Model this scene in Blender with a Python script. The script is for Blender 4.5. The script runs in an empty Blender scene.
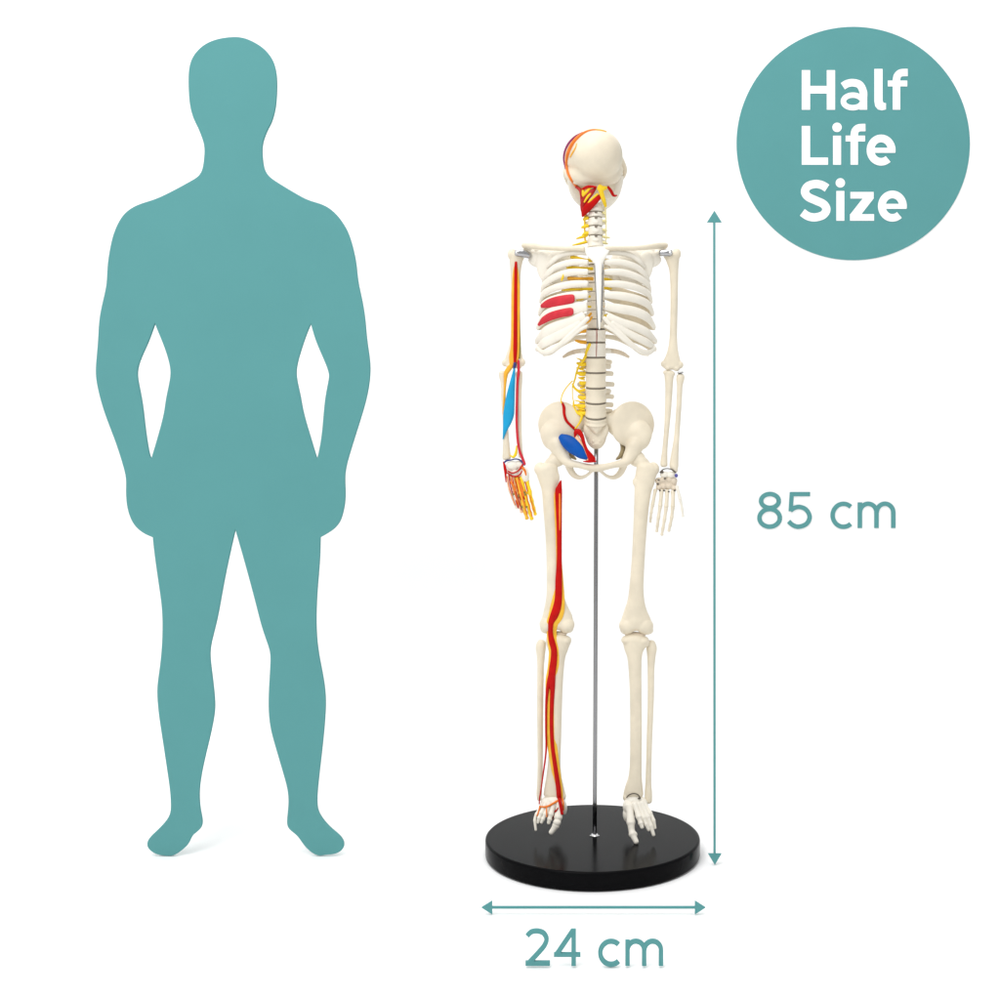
import bpy, bmesh, math
from mathutils import Vector, Matrix
from mathutils.bvhtree import BVHTree

# ------------------------------------------------------------------ frame
S = 0.001121            # metres per photo pixel at the pole
CAM = 1.36              # camera distance from the pole
ZC = 0.4525             # camera height above the floor
CX, CY = 592.0, 450.0   # optical axis in the photo
sc = bpy.context.scene
col = sc.collection
sc.view_settings.view_transform = 'Standard'
sc.view_settings.look = 'None'
sc.view_settings.exposure = 0.0
sc.view_settings.gamma = 1.0
sc.view_settings.use_curve_mapping = False

def kf(d): return (CAM - d * S) / CAM
def P(x, y, d=0.0):
    k = kf(d)
    return Vector(((x - CX) * S * k, -d * S, ZC - (y - CY) * S * k))

# ------------------------------------------------------------------ materials
def mat(name, color, rough=0.5, metal=0.0, spec=0.5, var=0.0, scale=120.0, bump=0.0, coat=0.0):
    m = bpy.data.materials.new(name); m.use_nodes = True
    nt = m.node_tree; b = nt.nodes['Principled BSDF']
    b.inputs['Base Color'].default_value = (*color, 1)
    b.inputs['Roughness'].default_value = rough
    b.inputs['Metallic'].default_value = metal
    b.inputs['Specular IOR Level'].default_value = spec
    b.inputs['Coat Weight'].default_value = coat
    if var > 0 or bump > 0:
        tc = nt.nodes.new('ShaderNodeTexCoord'); nz = nt.nodes.new('ShaderNodeTexNoise')
        nz.inputs['Scale'].default_value = scale; nz.inputs['Detail'].default_value = 4
        nt.links.new(tc.outputs['Object'], nz.inputs['Vector'])
        if var > 0:
            rp = nt.nodes.new('ShaderNodeValToRGB')
            rp.color_ramp.elements[0].position = .3; rp.color_ramp.elements[1].position = .7
            lo = tuple(c * (1 - var) for c in color); hi = tuple(min(1, c * (1 + var * .5)) for c in color)
            rp.color_ramp.elements[0].color = (*lo, 1); rp.color_ramp.elements[1].color = (*hi, 1)
            nt.links.new(nz.outputs['Fac'], rp.inputs['Fac'])
            nt.links.new(rp.outputs['Color'], b.inputs['Base Color'])
        if bump > 0:
            bp = nt.nodes.new('ShaderNodeBump'); bp.inputs['Strength'].default_value = bump
            bp.inputs['Distance'].default_value = .001
            nt.links.new(nz.outputs['Fac'], bp.inputs['Height'])
            nt.links.new(bp.outputs['Normal'], b.inputs['Normal'])
    return m

BONE = mat('ivory_plastic', (.755, .675, .53), .38, spec=.3, var=.1, scale=45, bump=.12)
BONEW = mat('pale_plastic', (.82, .775, .68), .4, spec=.3, var=.04, scale=70, bump=.1)
BONED = mat('tan_ivory_plastic', (.70, .60, .47), .45, spec=.3, var=.12, scale=180, bump=.2)  # darker tan ivory for carpals, floating ribs and knee spacers
RIB_SHADE = mat('shaded_rib_plastic', (.72, .63, .47), .45, spec=.3, var=.08, scale=100)  # ivory darkened to tan, shade inside the rib cage put into the colour
STERN = mat('bright_cartilage', (.84, .815, .75), .4, spec=.3)
PELV_SHADE = mat('pelvic_shade_brown', (.33, .26, .14), .6, spec=.2, var=.25, scale=160)  # brown that paints the shade on the inner pelvic wall
GAP = mat('dark_joint', (.10, .085, .07), .7, spec=.2)
DISC = mat('disc_grey', (.22, .19, .15), .6, spec=.2)
RED = mat('red_paint', (.50, .004, .003), .42, spec=.12, var=.12, scale=90)
CRIM = mat('crimson_paint', (.60, .035, .05), .42, spec=.15, var=.14, scale=130, bump=.2)
ORANGE = mat('orange_paint', (.80, .20, .02), .42, spec=.3, var=.15, scale=120)
AMBER = mat('amber_paint', (.86, .42, .03), .42, spec=.3, var=.12, scale=120)
YEL = mat('yellow_paint', (.90, .62, .03), .45, spec=.15, var=.1, scale=140)
LEGN = mat('deep_yellow_paint', (.88, .50, .045), .45, spec=.2, var=.1, scale=140)
PALEY = mat('pale_yellow_paint', (.88, .80, .42), .5, spec=.25, var=.08, scale=140)
PURP = mat('purple_paint', (.26, .03, .13), .45, spec=.3)
BLUE = mat('blue_paint', (.002, .085, .40), .42, spec=.14, var=.18, scale=60)
CYAN = mat('cyan_paint', (.015, .33, .60), .42, spec=.15, var=.12, scale=60)
NAVY = mat('navy_paint', (.03, .04, .18), .45, spec=.3)
OLIVE = mat('olive_paint', (.22, .20, .05), .5, spec=.25)
PEACH = mat('peach_paint', (.86, .55, .33), .5, spec=.25)
POLE = mat('pole_steel', (.27, .27, .28), .2, metal=1.0)
STEEL = mat('polished_steel', (.42, .42, .43), .16, metal=1.0)
CHROME = mat('bright_steel', (.62, .62, .63), .18, metal=1.0)
BLACK = mat('black_lacquer', (.004, .004, .0045), .20, spec=.03)
TEAL = mat('teal_board', (.108, .310, .313), .9, spec=.0, var=.02, scale=14)
WHITE = mat('white_vinyl', (.93, .93, .93), .8, spec=.0)
PAPER = mat('white_paper', (.94, .94, .94), .9, spec=.0)

# ------------------------------------------------------------------ objects
def prop(o, label=None, cat=None, group=None, kind=None):
    if label: o['label'] = label
    if cat: o['category'] = cat
    if group: o['group'] = group
    if kind: o['kind'] = kind
    return o

def link(name, me, m, parent=None):
    o = bpy.data.objects.new(name, me); col.objects.link(o)
    if m is not None: me.materials.clear(); me.materials.append(m)
    if parent: o.parent = parent; o.matrix_parent_inverse = parent_inv(parent)
    return o

def parent_inv(p):
    # every child mesh keeps world coordinates; only the skeleton's root carries a location
    return ROOT_INV if p is ROOT_HOLD[0] else Matrix.Identity(4)
ROOT_HOLD = [None]; ROOT_INV = Matrix.Identity(4)

def crom(pts, res):
    """Catmull-Rom through tuples of floats"""
    n = len(pts)
    if n < 3 or res <= 1: return [tuple(p) for p in pts]
    out = []
    for i in range(n - 1):
        p0 = pts[max(i - 1, 0)]; p1 = pts[i]; p2 = pts[i + 1]; p3 = pts[min(i + 2, n - 1)]
        for j in range(res):
            t = j / res
            out.append(tuple(.5 * ((2 * b) + (-a + c) * t + (2 * a - 5 * b + 4 * c - d) * t * t + (-a + 3 * b - 3 * c + d) * t ** 3)
                             for a, b, c, d in zip(p0, p1, p2, p3)))
    out.append(tuple(pts[-1]))
    return out

class Sh:
    """collects tubes and ellipsoids given in photo pixels + depth, links them as one mesh"""
    def __init__(s): s.bm = bmesh.new()
    def tube(s, pts, res=5, n=14, ref='view', cap=True, flat=False, capf=.8):
        full = []
        for p in pts:
            p = tuple(p)
            if len(p) == 4: p = (*p, p[3])
            full.append(p)
        q = crom(full, res)
        c = [P(a[0], a[1], a[2]) for a in q]
        r = [(max(a[3], .05) * S * kf(a[2]), max(a[4], .05) * S * kf(a[2])) for a in q]
        N = len(c); rings = []
        frames = []
        for i in range(N):
            t = (c[min(i + 1, N - 1)] - c[max(i - 1, 0)])
            if t.length < 1e-9: t = Vector((0, 0, -1))
            t.normalize()
            if ref == 'view':
                n1 = t.cross(Vector((0, 1, 0)))
                if n1.length < .05: n1 = Vector((1, 0, 0))
                n1.normalize(); n2 = n1.cross(t).normalized()
            else:
                n1 = Vector((0, 0, 1)) - t * t.z
                if n1.length < .05: n1 = Vector((1, 0, 0))
                n1.normalize(); n2 = n1.cross(t).normalized()
            frames.append((c[i], t, n1, n2, r[i]))
        seq = []
        if cap and not flat:
            p, t, n1, n2, (a, b) = frames[0]; e = min(a, b) * capf
            for ang in (80, 55, 28):
                f = math.cos(math.radians(ang)); seq.append((p - t * e * math.sin(math.radians(ang)), n1, n2, a * f, b * f))
        for p, t, n1, n2, (a, b) in frames: seq.append((p, n1, n2, a, b))
        if cap and not flat:
            p, t, n1, n2, (a, b) = frames[-1]; e = min(a, b) * capf
            for ang in (28, 55, 80):
                f = math.cos(math.radians(ang)); seq.append((p + t * e * math.sin(math.radians(ang)), n1, n2, a * f, b * f))
        for p, n1, n2, a, b in seq:
            rings.append([s.bm.verts.new(p + n1 * a * math.cos(2 * math.pi * k / n) + n2 * b * math.sin(2 * math.pi * k / n)) for k in range(n)])
        for A, B in zip(rings, rings[1:]):
            for k in range(n):
                s.bm.faces.new((A[k], A[(k + 1) % n], B[(k + 1) % n], B[k]))
        s.bm.faces.new(list(reversed(rings[0]))); s.bm.faces.new(rings[-1])
        return s
    def ball(s, x, y, d, rx, ry=None, rd=None, rot=0, yaw=0, tilt=0):
        ry = rx if ry is None else ry; rd = rx if rd is None else rd
        k = kf(d) * S
        M = (Matrix.Translation(P(x, y, d)) @ Matrix.Rotation(math.radians(yaw), 4, 'Z') @ Matrix.Rotation(math.radians(rot), 4, 'Y')
             @ Matrix.Rotation(math.radians(tilt), 4, 'X') @ Matrix.Diagonal((rx * k, rd * k, ry * k, 1)))
        bmesh.ops.create_uvsphere(s.bm, u_segments=28, v_segments=18, radius=1, matrix=M)
        return s
    def build(s, name, m, parent=None, voxel=0, smooth=0, label=None):
        bmesh.ops.recalc_face_normals(s.bm, faces=s.bm.faces[:])
        me = bpy.data.meshes.new(name); s.bm.to_mesh(me); s.bm.free()
        if voxel:
            t = bpy.data.objects.new('tmp', me); col.objects.link(t)
            r = t.modifiers.new('r', 'REMESH'); r.mode = 'VOXEL'; r.voxel_size = voxel * S
            if smooth:
                q = t.modifiers.new('s', 'SMOOTH'); q.factor = .5; q.iterations = smooth
            dg = bpy.context.evaluated_depsgraph_get()
            me2 = bpy.data.meshes.new_from_object(t.evaluated_get(dg))
            bpy.data.objects.remove(t); bpy.data.meshes.remove(me)
            me = me2; me.name = name
        for p in me.polygons: p.use_smooth = True
        o = link(name, me, m, parent)
        if label: o['label'] = label
        return o

EYE = Vector((0, -CAM, ZC))
def tree(*objs):
    vs, fs = [], []
    for o in objs:
        b = len(vs); vs += [v.co.copy() for v in o.data.vertices]
        fs += [[b + i for i in p.vertices] for p in o.data.polygons]
    return BVHTree.FromPolygons(vs, fs)
def depth(tr, x, y):
    dr = (P(x, y, 0) - EYE).normalized()
    h = tr.ray_cast(EYE, dr)
    return None if h[0] is None else -h[0].y / S
def lay(tr, pts, off=.3, dflt=0.0, res=6, sm=2, dmin=None):
    """points (x, y, r[, rd]) laid on the surface of a bone; gaps are bridged"""
    full = [(*p, p[2]) if len(p) == 3 else p for p in pts]
    q = crom(full, res)
    ds = []
    for a in q:
        v = None
        for dx in (0, 1.5, -1.5, 3, -3, 5, -5, 7, -7):
            v = depth(tr, a[0] + dx, a[1])
            if v is not None: break
        ds.append(v)
    known = [i for i, v in enumerate(ds) if v is not None]
    for i, v in enumerate(ds):
        if v is None:
            if known:
                j = min(known, key=lambda t: abs(t - i)); ds[i] = ds[j]
            else: ds[i] = dflt
    if dmin is not None: ds = [max(v, dmin) if v is not None else dmin for v in ds]
    for _ in range(sm):
        ds = [(ds[max(i - 1, 0)] + ds[i] + ds[min(i + 1, len(ds) - 1)]) / 3 for i in range(len(ds))]
    return [(a[0], a[1], dd + off, a[2], a[3]) for a, dd in zip(q, ds)]

# ------------------------------------------------------------------ the setting
bm = bmesh.new()
prof = [(-3.2, 0.0), (-.6, 0.0), (.0, 0.0)]
R, YW = .26, .58
for i in range(1, 13):
    a = math.radians(90 * i / 12)
    prof.append((YW - R + R * math.sin(a), R - R * math.cos(a)))
prof.append((YW, 2.6))
XS = (-2.6, 2.6)
rows = [[bm.verts.new((x, y, z)) for x in XS] for y, z in prof]
for A, B in zip(rows, rows[1:]): bm.faces.new((A[0], A[1], B[1], B[0]))
bmesh.ops.recalc_face_normals(bm, faces=bm.faces[:])
me = bpy.data.meshes.new('studio_backdrop'); bm.to_mesh(me); bm.free()
for p in me.polygons: p.use_smooth = True
bd = link('studio_backdrop', me, PAPER)
prop(bd, 'seamless white paper sweep behind and under everything', 'backdrop', kind='structure')
DW = -YW / S            # depth of the wall in pixels

# ------------------------------------------------------------------ flat lettering and graphics
class Flat:
    """strokes of constant width, extruded, on a plane facing the camera at depth d (pixels)"""
    def __init__(s, d, t): s.bm = bmesh.new(); s.d = d; s.t = t; s.k = 0
    def _solid(s, poly_quads, loop):
        pass
    def stroke(s, pts, w, curve=0, w_end=None):
        q = crom(pts, curve) if curve else list(pts)
        e = s.k * .05; s.k += 1
        L, Rr = [], []
        n = len(q)
        for i in range(n):
            a = Vector(q[max(i - 1, 0)]); b = Vector(q[i]); c = Vector(q[min(i + 1, n - 1)])
            t1 = (b - a).normalized() if i > 0 else (c - b).normalized()
            t2 = (c - b).normalized() if i < n - 1 else t1
            tt = (t1 + t2)
            tt = t1 if tt.length < .2 else tt.normalized()
            nn = Vector((-tt.y, tt.x)); h = w / 2 / max(.35, nn.dot(Vector((-t1.y, t1.x))))
            L.append(b + nn * h); Rr.append(b - nn * h)
        f0, b0 = s.d + s.t + e, s.d - .3 - e
        V = lambda p, dd: s.bm.verts.new(P(p.x, p.y, s.d) + Vector((0, -(dd - s.d) * S, 0)))
        fl, fr, bl, br = [V(p, f0) for p in L], [V(p, f0) for p in Rr], [V(p, b0) for p in L], [V(p, b0) for p in Rr]
        for i in range(n - 1):
            s.bm.faces.new((fl[i], fl[i + 1], fr[i + 1], fr[i])); s.bm.faces.new((bl[i], br[i], br[i + 1], bl[i + 1]))
            s.bm.faces.new((fl[i], bl[i], bl[i + 1], fl[i + 1])); s.bm.faces.new((fr[i], fr[i + 1], br[i + 1], br[i]))
        s.bm.faces.new((fl[0], fr[0], br[0], bl[0])); s.bm.faces.new((fl[-1], bl[-1], br[-1], fr[-1]))
        return s
    def poly(s, pts):
        e = s.k * .05; s.k += 1
        V = lambda p, dd: s.bm.verts.new(P(p[0], p[1], s.d) + Vector((0, -(dd - s.d) * S, 0)))
        f = [V(p, s.d + s.t + e) for p in pts]; b = [V(p, s.d - .3 - e) for p in pts]
        s.bm.faces.new(f); s.bm.faces.new(list(reversed(b)))
        n = len(pts)
        for i in range(n): s.bm.faces.new((f[i], b[i], b[(i + 1) % n], f[(i + 1) % n]))
        return s
    def disc(s, x, y, r, n=32):
        return s.poly([(x + r * math.cos(2 * math.pi * i / n), y + r * math.sin(2 * math.pi * i / n)) for i in range(n)])
    def build(s, name, m, parent=None):
        bmesh.ops.recalc_face_normals(s.bm, faces=s.bm.faces[:])
        me = bpy.data.meshes.new(name); s.bm.to_mesh(me); s.bm.free()
        return link(name, me, m, parent)

def arc(cx, cy, rx, ry, a0, a1, n=24):
    return [(cx + rx * math.cos(math.radians(a0 + (a1 - a0) * i / n)), cy + ry * math.sin(math.radians(a0 + (a1 - a0) * i / n))) for i in range(n + 1)]

def g_c(F, ox, oy, w=4.4):
    F.stroke(arc(843.4 + ox, 515.3 + oy, 10.8, 11.5, -48, -312, 36), w)
def g_m(F, ox, oy, w=4.4):
    F.stroke([(859.8 + ox, 502.4 + oy), (859.8 + ox, 528 + oy)], w)
    for x0 in (859.8, 876.6):
        F.stroke(arc(x0 + 8.3 + ox, 512.4 + oy, 8.3, 8.7, 180, 360, 18) + [(x0 + 16.6 + ox, 528 + oy)], w)
def g_8(F):
    F.stroke(arc(769.9, 500.9, 8.9, 6.9, 0, 360, 36), 4.4); F.stroke(arc(769.6, 517.9, 10.2, 8.8, 0, 360, 36), 4.4)
def g_5(F):
    F.stroke([(810, 494.1), (791.3, 494.1)], 4.2); F.stroke([(791.8, 492.2), (790.6, 511.3)], 4.1)
    F.stroke([(790.4, 510.6), (794, 508), (799.5, 506.9), (806, 509.6), (809.6, 516.6), (806.6, 523.6), (799, 526.7), (793, 525.2), (788.6, 521.4)], 4.4, 6)
def g_2(F):
    F.stroke([(527.4, 935.2), (531.5, 931.4), (537.6, 930.5), (543.6, 932.6), (546.6, 938.4), (544.6, 944.6), (539.5, 951), (528.2, 963.2)], 4.4, 6)
    F.stroke([(525.6, 962.6), (550, 962.6)], 4.5)
def g_4(F):
    F.stroke([(573.7, 928.4), (573.7, 965)], 4.5); F.stroke([(554, 954), (580.5, 954)], 4.0); F.stroke([(556.2, 954.6), (573, 929.8)], 4.4)
def lettering(glyphs, d, base, label):
    e = bpy.data.objects.new('dimension_lettering', None); col.objects.link(e); e.location = P(*base, d); e.empty_display_size = .02
    prop(e, label, 'lettering', 'teal dimension lettering')
    for nm, fn in glyphs:
        F = Flat(d, 1.0 if d < 0 else 2.0); fn(F); o = F.build(nm, TEAL); o.parent = e; o.matrix_parent_inverse = Matrix.Translation(-e.location)
lettering((('digit', g_8), ('digit', g_5), ('letter', lambda F: g_c(F, 0, 0)), ('letter', lambda F: g_m(F, 0, 0))), DW, (826, 528),
          'thin teal lettering 85 cm beside the tall upright arrow')
# 24 cm, free-standing on the floor in front of the base
lettering((('digit', g_2), ('digit', g_4), ('letter', lambda F: g_c(F, -232.3, 437)), ('letter', lambda F: g_m(F, -232.3, 437))), .2985 / S, (594, 966),
          'thin teal lettering 24 cm under the level arrow in front of the base')

# arrows
F = Flat(.036 / S, 2.0)
F.stroke([(714.2, 221), (714.5, 855)], 2.2)
F.poly([(714.2, 211), (721.5, 222.6), (706.8, 222.6)])
F.poly([(714.6, 864.2), (708.0, 853.2), (721.2, 853.2)])
o = F.build('dimension_arrow', TEAL)
prop(o, 'tall upright teal double-headed arrow right of the skeleton', 'arrow', 'teal dimension arrows')
F = Flat(.178 / S, 2.0)
F.stroke([(491, 906.9), (697, 906.9)], 2.1)
F.poly([(481.8, 906.9), (492.3, 900.3), (492.3, 913.5)])
F.poly([(705.2, 906.9), (694.8, 913.5), (694.8, 900.3)])
o = F.build('dimension_arrow', TEAL)
prop(o, 'level teal double-headed arrow just in front of the black base', 'arrow', 'teal dimension arrows')

# round badge on the wall
F = Flat(DW, 1.0)
F.disc(853.1, 143.6, 116.6, 128)
badge = F.build('round_badge', TEAL)
prop(badge, 'large round teal badge on the white wall reading Half Life Size', 'badge')
DB = DW + 1.0
def gl_e(F, cx, cy):
    F.stroke([(cx - 11, cy + .2), (cx + 14.1, cy + .2)], 5.0)
    F.stroke([(cx + 10.5, cy + 2.0)] + arc(cx, cy, 10.6, 11.7, 6, -311, 40), 7.6)
def gl_f(F, x, y):      # x = stem centre, y = baseline
    F.stroke([(x, y), (x, y - 30), (x + 1.2, y - 34), (x + 4.2, y - 36.6), (x + 10.8, y - 37.4)][:2]
             + crom([(x, y - 30), (x + 1.0, y - 34), (x + 4.4, y - 36.8), (x + 11.2, y - 37.2)], 6)[1:], 7.4)
    F.stroke([(x - 8.6, y - 26.2), (x + 10.8, y - 26.2)], 5.8)
F = Flat(DB, .4)
F.stroke([(805.9, 70.2), (805.9, 109.8)], 8.3).stroke([(830.9, 70.2), (830.9, 109.8)], 8.3).stroke([(805, 89.8), (832, 89.8)], 7.6)
F.stroke([(842.8, 86.3), (847, 83.8), (853, 82.8), (859.8, 85), (863.2, 92), (863.3, 99), (863.3, 109.8)], 7.6, 6)
F.stroke(arc(852.8, 101.5, 9.5, 6.3, 0, 360, 40), 5.4)
F.poly([(874.3, 69), (882.5, 69), (882.5, 100.6), (883.4, 102.9), (885.9, 103.3), (885.9, 109.5), (882, 110.4), (878, 109.6), (875.2, 106.4), (874.3, 101.5)])
gl_f(F, 896.4, 109.8)
F.build('word', WHITE, badge)
F = Flat(DB, .4)
F.stroke([(805.9, 126), (805.9, 164.8)], 8.3).stroke([(804, 161.2), (828, 161.2)], 7.2)
F.disc(837, 127.4, 4.7).stroke([(837, 135.8), (837, 164.8)], 8.0)
gl_f(F, 854.2, 164.8)
gl_e(F, 881, 150.2)
F.build('word', WHITE, badge)
F = Flat(DB, .4)
F.stroke([(827, 188.2), (822, 185.2), (815.4, 184.0), (808, 186.2), (804.9, 191.6), (808, 196.8), (815.5, 200.4), (823.5, 204.2), (826.4, 209.6), (823, 215), (815, 217.4), (808, 216.2), (802.3, 212.4)], 8.2, 6)
F.disc(840.3, 182.9, 4.7).stroke([(840.3, 191), (840.3, 220.8)], 8.0)
F.stroke([(850.4, 195.3), (873.6, 195.3)], 6.6).stroke([(850, 217.5), (874, 217.5)], 6.6)
F.poly([(864.6, 196), (873.6, 198.5), (859.4, 216.8), (850, 214.6)])
gl_e(F, 892.3, 206.2)
F.build('word', WHITE, badge)

# ------------------------------------------------------------------ silhouette board
OUT = [(233,36.8),(243,37.3),(252,41),(261,46),(268,52.4),(273,60),(276,70),(277,81),(276.7,93),(276,105),(273.6,116),(270.5,124.5),
(268.3,127.5),(265.5,134.5),(262.1,143.5),(262.2,155),(263.4,166.5),(266,172.7),(271,178.2),(281,184.5),(294,192.4),(306,199.3),(314,201.8),(323,204.4),
(331.5,209.3),(339,217),(345,226),(349,234),(353,247),(356,261),(357,271),(358.2,282.5),(361,294.5),(363.6,307.5),(365.6,322),(366.6,338),
(369,353),(370.3,364),(370.2,375),(368.8,387),(365.5,403),(359.2,423),(352,446),(347.4,461),(344.7,474),(345.2,485),(345.5,497),(344.5,506),
(342.5,514.6),(340,522),(335,528),(329,532.4),(320.4,537.2),(320.1,548),(319.7,562),(318,580),(316.5,601),(316,623),(317.1,644),(320,661),
(323.2,677),(325.2,691),(325.8,705),(324.5,725),(322,750),(319,775),(317.1,794),(317,803),(317.9,811),(322,818),(329,826.6),(337,833),(341.8,837.6),
(344.4,843),(343.6,848.5),(338.5,852.6),(331,854.5),(325,854.2),(320,855.9),(313,853.4),(306,847.4),(300.7,840),(297,834.6),(291,830.5),(287.1,826),
(287.2,818),(288.7,806),(288.6,795),(287,785),(282.2,769),(276,747.5),(271.1,731),(269,716),(268.5,700),(269.4,681),(270.8,660.5),(270.3,651.5),
(267.8,643.5),(262,627.5),(258.2,612),(253,592),(246,566),(240,545),(235.4,529),(231,548),(226.2,570),(222,592),(218.4,613),(215.2,627),(211.2,642),
(209.6,653),(210.8,666),(213.2,684),(214.7,700),(214.8,708),(213.7,718.5),(210,736),(206.8,749),(202.4,768),(200,782),(199,793),(199.6,806),
(201.2,814.5),(202.5,821),(201.8,827),(197,832),(192.6,834.8),(190,840),(187.8,845),(182,850),(176.4,854),(171,855.9),(165,855.3),(160,854.9),
(153,852.4),(148.2,848),(147,843.3),(149,838),(155,832.2),(163,824.6),(169,817),(171.2,810.5),(171,800),(170,787),(167.2,769),(163.3,742),
(160,722),(158,705),(157.2,691),(158,680.5),(160.4,665),(162,648),(162.8,630),(162.5,612),(161,598),(158,578),(155.2,558),(153.4,543),(153,537.1),
(146,534.4),(139.4,530),(134,524.4),(130.5,517.5),(127.5,508.3),(126.2,497),(126.2,485),(126.4,476),(122,461),(117,445),(110.5,428),(104,411),
(99.4,394.5),(96.5,381),(95.8,371),(96.5,360),(98.2,342.5),(98.8,328),(99.9,316),(102.5,303.5),(106,289),(107.2,280),(107.4,267),(109.5,252.5),
(112.5,237.5),(116.4,227),(121.2,217.8),(127,211.3),(134,206.6),(142.5,203),(154,199.8),(165,195),(180,187.2),(190,181.5),(197.2,177.6),(201.2,173),
(203.4,166.5),(204.6,155),(204.8,144.5),(201,135),(198.4,127.5),(194,120),(190.5,108.5),(189.1,97),(188.5,81),(189,68),(192,58),(198,50),(206.4,43),(219,38.3)]
H1 = [(155,323),(158.2,331.5),(163.2,343),(168,357),(170.5,367.5),(170.8,376),(168.4,388),(165.7,400.5),(164.9,409),(162.2,421.5),(157,440),(151.4,458.8),
(149.3,455),(146.8,440),(144.6,424),(143.3,410),(140.6,393),(137.2,378),(137.3,369),(141,357),(147,345),(151.2,334)]
H2 = [(311,323.6),(307.3,331.5),(302.3,346),(298,360),(296.1,370),(296.6,380),(300.7,396),(301.6,404),(305,419),(310,435),(314.4,450),(317.2,458.8),
(319.6,449),(322,434),(323.2,420),(324.5,404.5),(326.2,392),(329.2,378),(329.2,372),(323,357),(318,346),(314,335)]
DS = .0085 / S
cu = bpy.data.curves.new('silhouette_board', 'CURVE'); cu.dimensions = '2D'; cu.fill_mode = 'BOTH'
SHARP = {(235.4,529),(155,323),(151.4,458.8),(311,323.6),(317.2,458.8),(153,537.1),(320.4,537.2)}
def closed(pts, res=3):
    n = len(pts); out = []
    for i in range(n):
        p1, p2 = pts[i], pts[(i + 1) % n]
        p0 = pts[i - 1] if p1 not in SHARP else p1
        p3 = pts[(i + 2) % n] if p2 not in SHARP else p2
        for j in range(res):
            t = j / res
            out.append(tuple(.5 * ((2 * b) + (-a + c) * t + (2 * a - 5 * b + 4 * c - d) * t * t + (-a + 3 * b - 3 * c + d) * t ** 3)
                             for a, b, c, d in zip(p0, p1, p2, p3)))
    keep = {i * res for i in range(n) if pts[i] in SHARP}
    m = len(out)
    for _ in range(5):      # ease the small kinks left between traced points
        out = [out[i] if i in keep else tuple(.25 * a + .5 * b + .25 * c for a, b, c in zip(out[i - 1], out[i], out[(i + 1) % m])) for i in range(m)]
    return out
k = kf(DS)
for loop in (OUT, H1, H2):
    q = closed(loop); sp = cu.splines.new('POLY'); sp.points.add(len(q) - 1); sp.use_cyclic_u = True
    for pt, (x, y) in zip(sp.points, q): pt.co = ((x - CX) * S * k, -(y - CY) * S * k, 0, 1)
cu.extrude = .0016; cu.bevel_depth = .0004; cu.bevel_resolution = 1; cu.offset = -.0004
t = bpy.data.objects.new('tmp', cu); col.objects.link(t)
me = bpy.data.meshes.new_from_object(t.evaluated_get(bpy.context.evaluated_depsgraph_get()))
bpy.data.objects.remove(t)
me.transform(Matrix.Translation((0, -.0085 + .001, ZC)) @ Matrix.Rotation(math.radians(90), 4, 'X'))
zmin = min(v.co.z for v in me.vertices)
me.transform(Matrix.Translation((0, 0, .0005 - zmin)))
sil = link('silhouette_board', me, TEAL)
prop(sil, 'flat teal silhouette board of a standing man with arms held away', 'silhouette')

# ------------------------------------------------------------------ the skeleton
root = bpy.data.objects.new('anatomical_skeleton', None); col.objects.link(root)
root.location = P(594.7, 835, 0); root.location.z = 0
root.empty_display_size = .05
ROOT_HOLD[0] = root; ROOT_INV = Matrix.Translation(-root.location)
prop(root, 'ivory model skeleton with painted vessels standing on a round black base', 'skeleton')

# base: lathe with a rounded rim
bm = bmesh.new()
prof = [(0, .0205), (.1172, .0205), (.1187, .0202), (.1197, .0193), (.1200, .0180), (.1200, .0035), (.1196, .0018), (.1186, .0010), (.10, .0010)]
N = 160; bx = P(592.6, 0, 0).x; rings = []
for r_, z_ in prof:
    if r_ == 0: rings.append([bm.verts.new((bx, 0, z_))]); continue
    rings.append([bm.verts.new((bx + r_ * math.cos(2 * math.pi * i / N), r_ * math.sin(2 * math.pi * i / N), z_)) for i in range(N)])
for i in range(N): bm.faces.new((rings[0][0], rings[1][i], rings[1][(i + 1) % N]))
for A, B in zip(rings[1:], rings[2:]):
    for i in range(N): bm.faces.new((A[i], B[i], B[(i + 1) % N], A[(i + 1) % N]))
bm.faces.new(list(reversed(rings[-1])))
bmesh.ops.recalc_face_normals(bm, faces=bm.faces[:])
me = bpy.data.meshes.new('stand_base'); bm.to_mesh(me); bm.free()
for p in me.polygons: p.use_smooth = len(p.vertices) == 4
base = link('stand_base', me, BLACK, root)
b = Sh()
b.tube([(594.6, 836.6, 0, 6.2, 6.2), (594.6, 835.8, 0, 5.9, 5.9), (594.6, 835.3, 0, 3.6, 3.6), (594.6, 833.8, 0, 3.0, 3.0)], res=1, n=28, flat=True)
fl = b.build('pole_flange', CHROME, base)
for a in (30, 150, 270):
    b = Sh(); b.ball(594.6 + 4.6 * math.cos(math.radians(a)), 835.7, 4.6 * math.sin(math.radians(a)), 1.0, .6, 1.0); b.build('screw', CHROME, base)
b = Sh(); b.tube([(596.2, 446, 0, 2.15), (595.6, 640, 0, 2.15), (594.7, 836.5, 0, 2.15)], res=4, n=28, flat=True)
pole = b.build('support_pole', POLE, root)
me = pole.data

mx = lambda x: 1192.4 - x

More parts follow.
